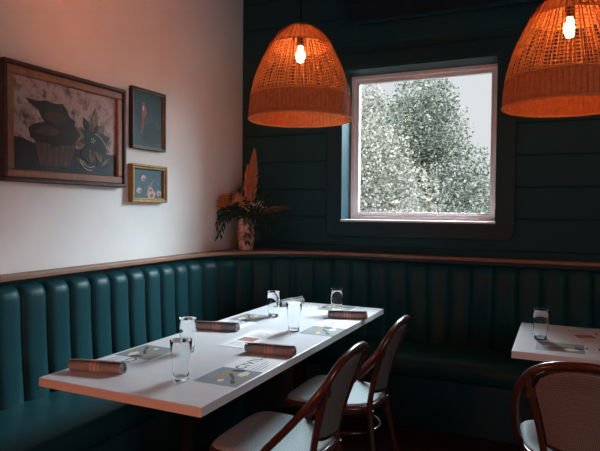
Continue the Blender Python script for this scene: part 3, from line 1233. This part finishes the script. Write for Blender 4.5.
CS = centre_sheet((0.985, -1.895, ZT), 0, 'white drinks sheet with dusty red panel in the middle of the long table')
d2 = copy_tree(CS)
d2.location = (2.592, -1.060, ZT)
d2.rotation_euler = (0, 0, radians(18))
d2['label'] = 'white drinks sheet with dusty red panel lying askew on the small table'


# rolled napkins
def napkin(loc, rz, label):
    t = empty('rolled_napkin', loc, radians(rz), label, 'napkin', 'rolled cloth napkins')
    L = 0.235
    bm = bmesh.new()
    turns, n_ = 2.3, 46
    rows = []
    NX = 36
    for i in range(NX + 1):
        x = -L / 2 + L * i / NX
        row = []
        for k in range(n_ + 1):
            a = 2 * pi * turns * k / n_
            r = 0.006 + 0.0215 * k / n_
            r *= 1 + 0.05 * sin(7 * x / L + 2 * a) + 0.07 * sin(3.3 * x / L + 0.6)
            yy, zz = r * cos(a), r * sin(a) * 0.92
            sag = 0.0
            row.append(bm.verts.new((x + 0.004 * sin(a * 0.7), yy, max(zz + 0.0195 + sag, 0.0006 + 0.0004 * k / n_))))
        rows.append(row)
    for i in range(NX):
        q = (i + .5) / NX
        mi = 1 if any(abs(q - c) < 0.014 for c in (0.43, 0.50, 0.57)) else 0
        for k in range(n_):
            bm.faces.new((rows[i][k], rows[i + 1][k], rows[i + 1][k + 1], rows[i][k + 1])).material_index = mi
    o = finish(bm, 'cloth', None, t, True, mats=[M['napkin'], M['napkin_stripe']])
    md = o.modifiers.new('thickness', 'SOLIDIFY')
    md.thickness = 0.0022
    md.offset = 0
    bm = bmesh.new()
    rr = []
    tube(bm, [(-L / 2 + 0.012, 0, 0.0195), (L / 2 - 0.012, 0, 0.0195)], 0.0055, 8)
    finish(bm, 'cutlery', M['dark_edge'], t, True)
    return t


ZN = 0.7508
NP = napkin((0.792, -2.485, ZN), 12, 'rolled striped taupe napkin at the near left corner of the long table')


def napkin_at(loc, rz, label):
    o = copy_tree(NP)
    o.location = loc
    o.rotation_euler = (0, 0, radians(rz))
    o['label'] = label


napkin_at((0.795, -1.605, ZN), 14, 'rolled taupe napkin on the banquette side behind the two nearest tumblers')
napkin_at((1.288, -1.928, ZN), 7, 'rolled taupe napkin lying at the end of the nearest menu, chair side')
napkin_at((1.315, -0.965, ZN), 16, 'rolled grey napkin near the far right corner of the long table')
napkin_at((0.80, -0.68, ZN), 75, 'rolled napkin seen end on at far table head, pale in window light')

# ------------------------------------------------------------------ vase and dried bouquet
VX, VY, VZ = 0.206, -0.283, 1.0812
vs = empty('vase', (VX, VY, VZ), 0, 'mottled pinkish terracotta vase on the wooden ledge in the corner', 'vase')
bm = bmesh.new()
lathe(bm, [(0, 0), (0.050, 0), (0.055, 0.005), (0.064, 0.05), (0.070, 0.12), (0.070, 0.17), (0.062, 0.212), (0.052, 0.228), (0.049, 0.24), (0.054, 0.25), (0.050, 0.251), (0.044, 0.24), (0.046, 0.226), (0.056, 0.20), (0.06, 0.12), (0.05, 0.02), (0, 0.015)], 36)
finish(bm, 'body', paint('mottled_terracotta_glaze', [(0.36, rgb(120, 70, 58)), (0.48, rgb(168, 118, 102)), (0.56, rgb(206, 180, 166)), (0.7, rgb(150, 96, 80))], 26, 0.5), vs, True)

bq2 = empty('dried_bouquet', (VX, VY, VZ + 0.02), 0, 'dried bouquet of rust pampas and dark leaves standing in the terracotta vase', 'flowers')
rnd = random.Random(21)


def plume(bm, base, tip, width, count, hair, bend=(0, 0, 0)):
    b, t, c = Vector(base), Vector(tip), Vector(bend)
    for _ in range(count):
        q = rnd.random() ** 0.8
        p = b.lerp(t, q) + c * (4 * q * (1 - q))
        ax = (t - b).normalized()
        side = Vector((rnd.gauss(0, 1), rnd.gauss(0, 1), rnd.gauss(0, 1)))
        side = (side - ax * side.dot(ax)).normalized()
        prof = sin(pi * min(1, 0.12 + q * 0.88)) ** 0.6 * (1 - 0.35 * q)
        L = hair * rnd.uniform(0.6, 1.1)
        e = p + ax * L * 0.8 + side * width * prof * rnd.uniform(0.5, 1.1)
        w = ax.cross(side) * 0.0022
        m_ = p.lerp(e, 0.55) + side * 0.006
        v = [bm.verts.new(p - w), bm.verts.new(p + w), bm.verts.new(m_ + w * 1.2), bm.verts.new(e), bm.verts.new(m_ - w * 1.2)]
        bm.faces.new(v)


def stem(bm, a, b, r=0.0022, bend=(0, 0, 0)):
    a, b, c = Vector(a), Vector(b), Vector(bend)
    tube(bm, [a.lerp(b, k / 8) + c * (4 * k / 8 * (1 - k / 8)) for k in range(9)], r, 5)


R2 = Vector((0.908, 0.418, 0))       # the bouquet fans out roughly square to the room's diagonal


def at(u, h, d=0.0):
    return Vector((R2.x * u - R2.y * d * -1 * -1, R2.y * u + R2.x * d * -1, h))


O = Vector((0, 0, 0.06))
# tall upright plumes
for (u, h, d, base_h, wd, cnt) in ((0.075, 0.72, 0.02, 0.33, 0.060, 520), (0.045, 0.60, 0.04, 0.31, 0.045, 300)):
    bm = bmesh.new()
    stem(bm, O, at(u, h, d))
    plume(bm, at(u * .62, base_h, d * .6), at(u, h, d), wd, cnt, 0.10)
    finish(bm, 'pampas_plume', M['pampas'], bq2)
# round orange fan on the left
bm = bmesh.new()
stem(bm, O, at(-0.10, 0.33, 0.02))
cen = at(-0.075, 0.345, 0.05)
for k in range(130):
    a = radians(-20 + 225 * k / 129)
    L = 0.125 * rnd.uniform(0.8, 1.1)
    tip = cen + R2 * cos(a) * L * 1.05 + Vector((0, 0, sin(a) * L * 0.85)) + Vector((R2.y, -R2.x, 0)) * rnd.uniform(-0.035, 0.045)
    w = Vector((R2.y, -R2.x, 0)) * 0.004 + Vector((0, 0, 0.002))
    md_ = cen.lerp(tip, 0.7) + Vector((0, 0, 0.008))
    bm.faces.new([bm.verts.new(cen - w * .4), bm.verts.new(md_ - w * 1.6), bm.verts.new(tip), bm.verts.new(md_ + w * 1.6), bm.verts.new(cen + w * .4)])
finish(bm, 'dried_fan', M['dried_fan'], bq2)
# long brown plume to the right and thin grasses
bm = bmesh.new()
stem(bm, O, at(0.34, 0.31, 0.02), bend=(0, 0, 0.06))
plume(bm, at(0.13, 0.27, 0.02), at(0.34, 0.31, 0.02), 0.028, 260, 0.05, (0, 0, 0.02))
finish(bm, 'dried_grass_plume', M['dried_brown'], bq2)
bm = bmesh.new()
stem(bm, O, at(-0.22, 0.33, -0.02), bend=(0, 0, 0.08))
plume(bm, at(-0.11, 0.31, 0), at(-0.22, 0.33, -0.02), 0.02, 130, 0.04, (0, 0, 0.02))
finish(bm, 'dried_grass_plume', M['dried_brown'], bq2)
# cream sprigs
for (u, h, d) in ((0.10, 0.335, 0.05), (0.13, 0.36, 0.04), (0.155, 0.335, 0.03), (0.06, 0.30, 0.06)):
    bm = bmesh.new()
    e = at(u, h, d)
    stem(bm, O, e, 0.0016)
    for k in range(9):
        c = e + Vector((rnd.gauss(0, .016), rnd.gauss(0, .012), rnd.gauss(0, .012)))
        bmesh.ops.create_icosphere(bm, subdivisions=1, radius=rnd.uniform(.004, .008), matrix=Matrix.Translation(c))
    finish(bm, 'cream_sprig', M['cream_flower'], bq2)
# dark drooping leaves


def leaf_spray(base, tip, sag, L, w, n_=9):
    bm = bmesh.new()
    a, b = Vector(base), Vector(tip)
    pts = [a.lerp(b, k / 12) + Vector((0, 0, sag * (4 * (k / 12) * (1 - k / 12)))) for k in range(13)]
    tube(bm, pts, 0.0018, 5)
    for k in range(3, 13):
        for sd in (-1, 1):
            p = pts[k]
            ax = (pts[min(k + 1, 12)] - pts[k - 1]).normalized()
            out = ax.cross(Vector((R2.y, -R2.x, 0.1))).normalized() * sd
            d = (ax * 0.7 + out * 0.6 + Vector((0, 0, -0.55)) + Vector((rnd.gauss(0, .15), rnd.gauss(0, .15), rnd.gauss(0, .1)))).normalized()
            e = d.cross(Vector((R2.y, -R2.x, 0))).normalized()
            LL = L * rnd.uniform(0.7, 1.1)
            f = Vector((R2.y, -R2.x, 0)) * 0.006
            bm.faces.new([bm.verts.new(p), bm.verts.new(p + d * LL * .45 + e * w + f), bm.verts.new(p + d * LL), bm.verts.new(p + d * LL * .45 - e * w + f)])
    finish(bm, 'leaf_spray', M['leaf_dark'], bq2)


for (u, h, d, sg) in ((-0.20, 0.16, 0.06, .10), (-0.13, 0.12, 0.09, .13), (-0.24, 0.24, 0.03, .08), (0.16, 0.10, 0.08, .14), (0.22, 0.15, 0.05, .11), (0.10, 0.07, 0.11, .16), (-0.08, 0.42, 0.0, .02), (0.15, 0.42, 0.0, .02), (0.02, 0.36, 0.07, 0.02), (-0.03, 0.30, 0.08, 0.02), (0.25, 0.27, 0.02, .05)):
    leaf_spray((0, 0, 0.2), at(u, h, d), sg, 0.085, 0.009)
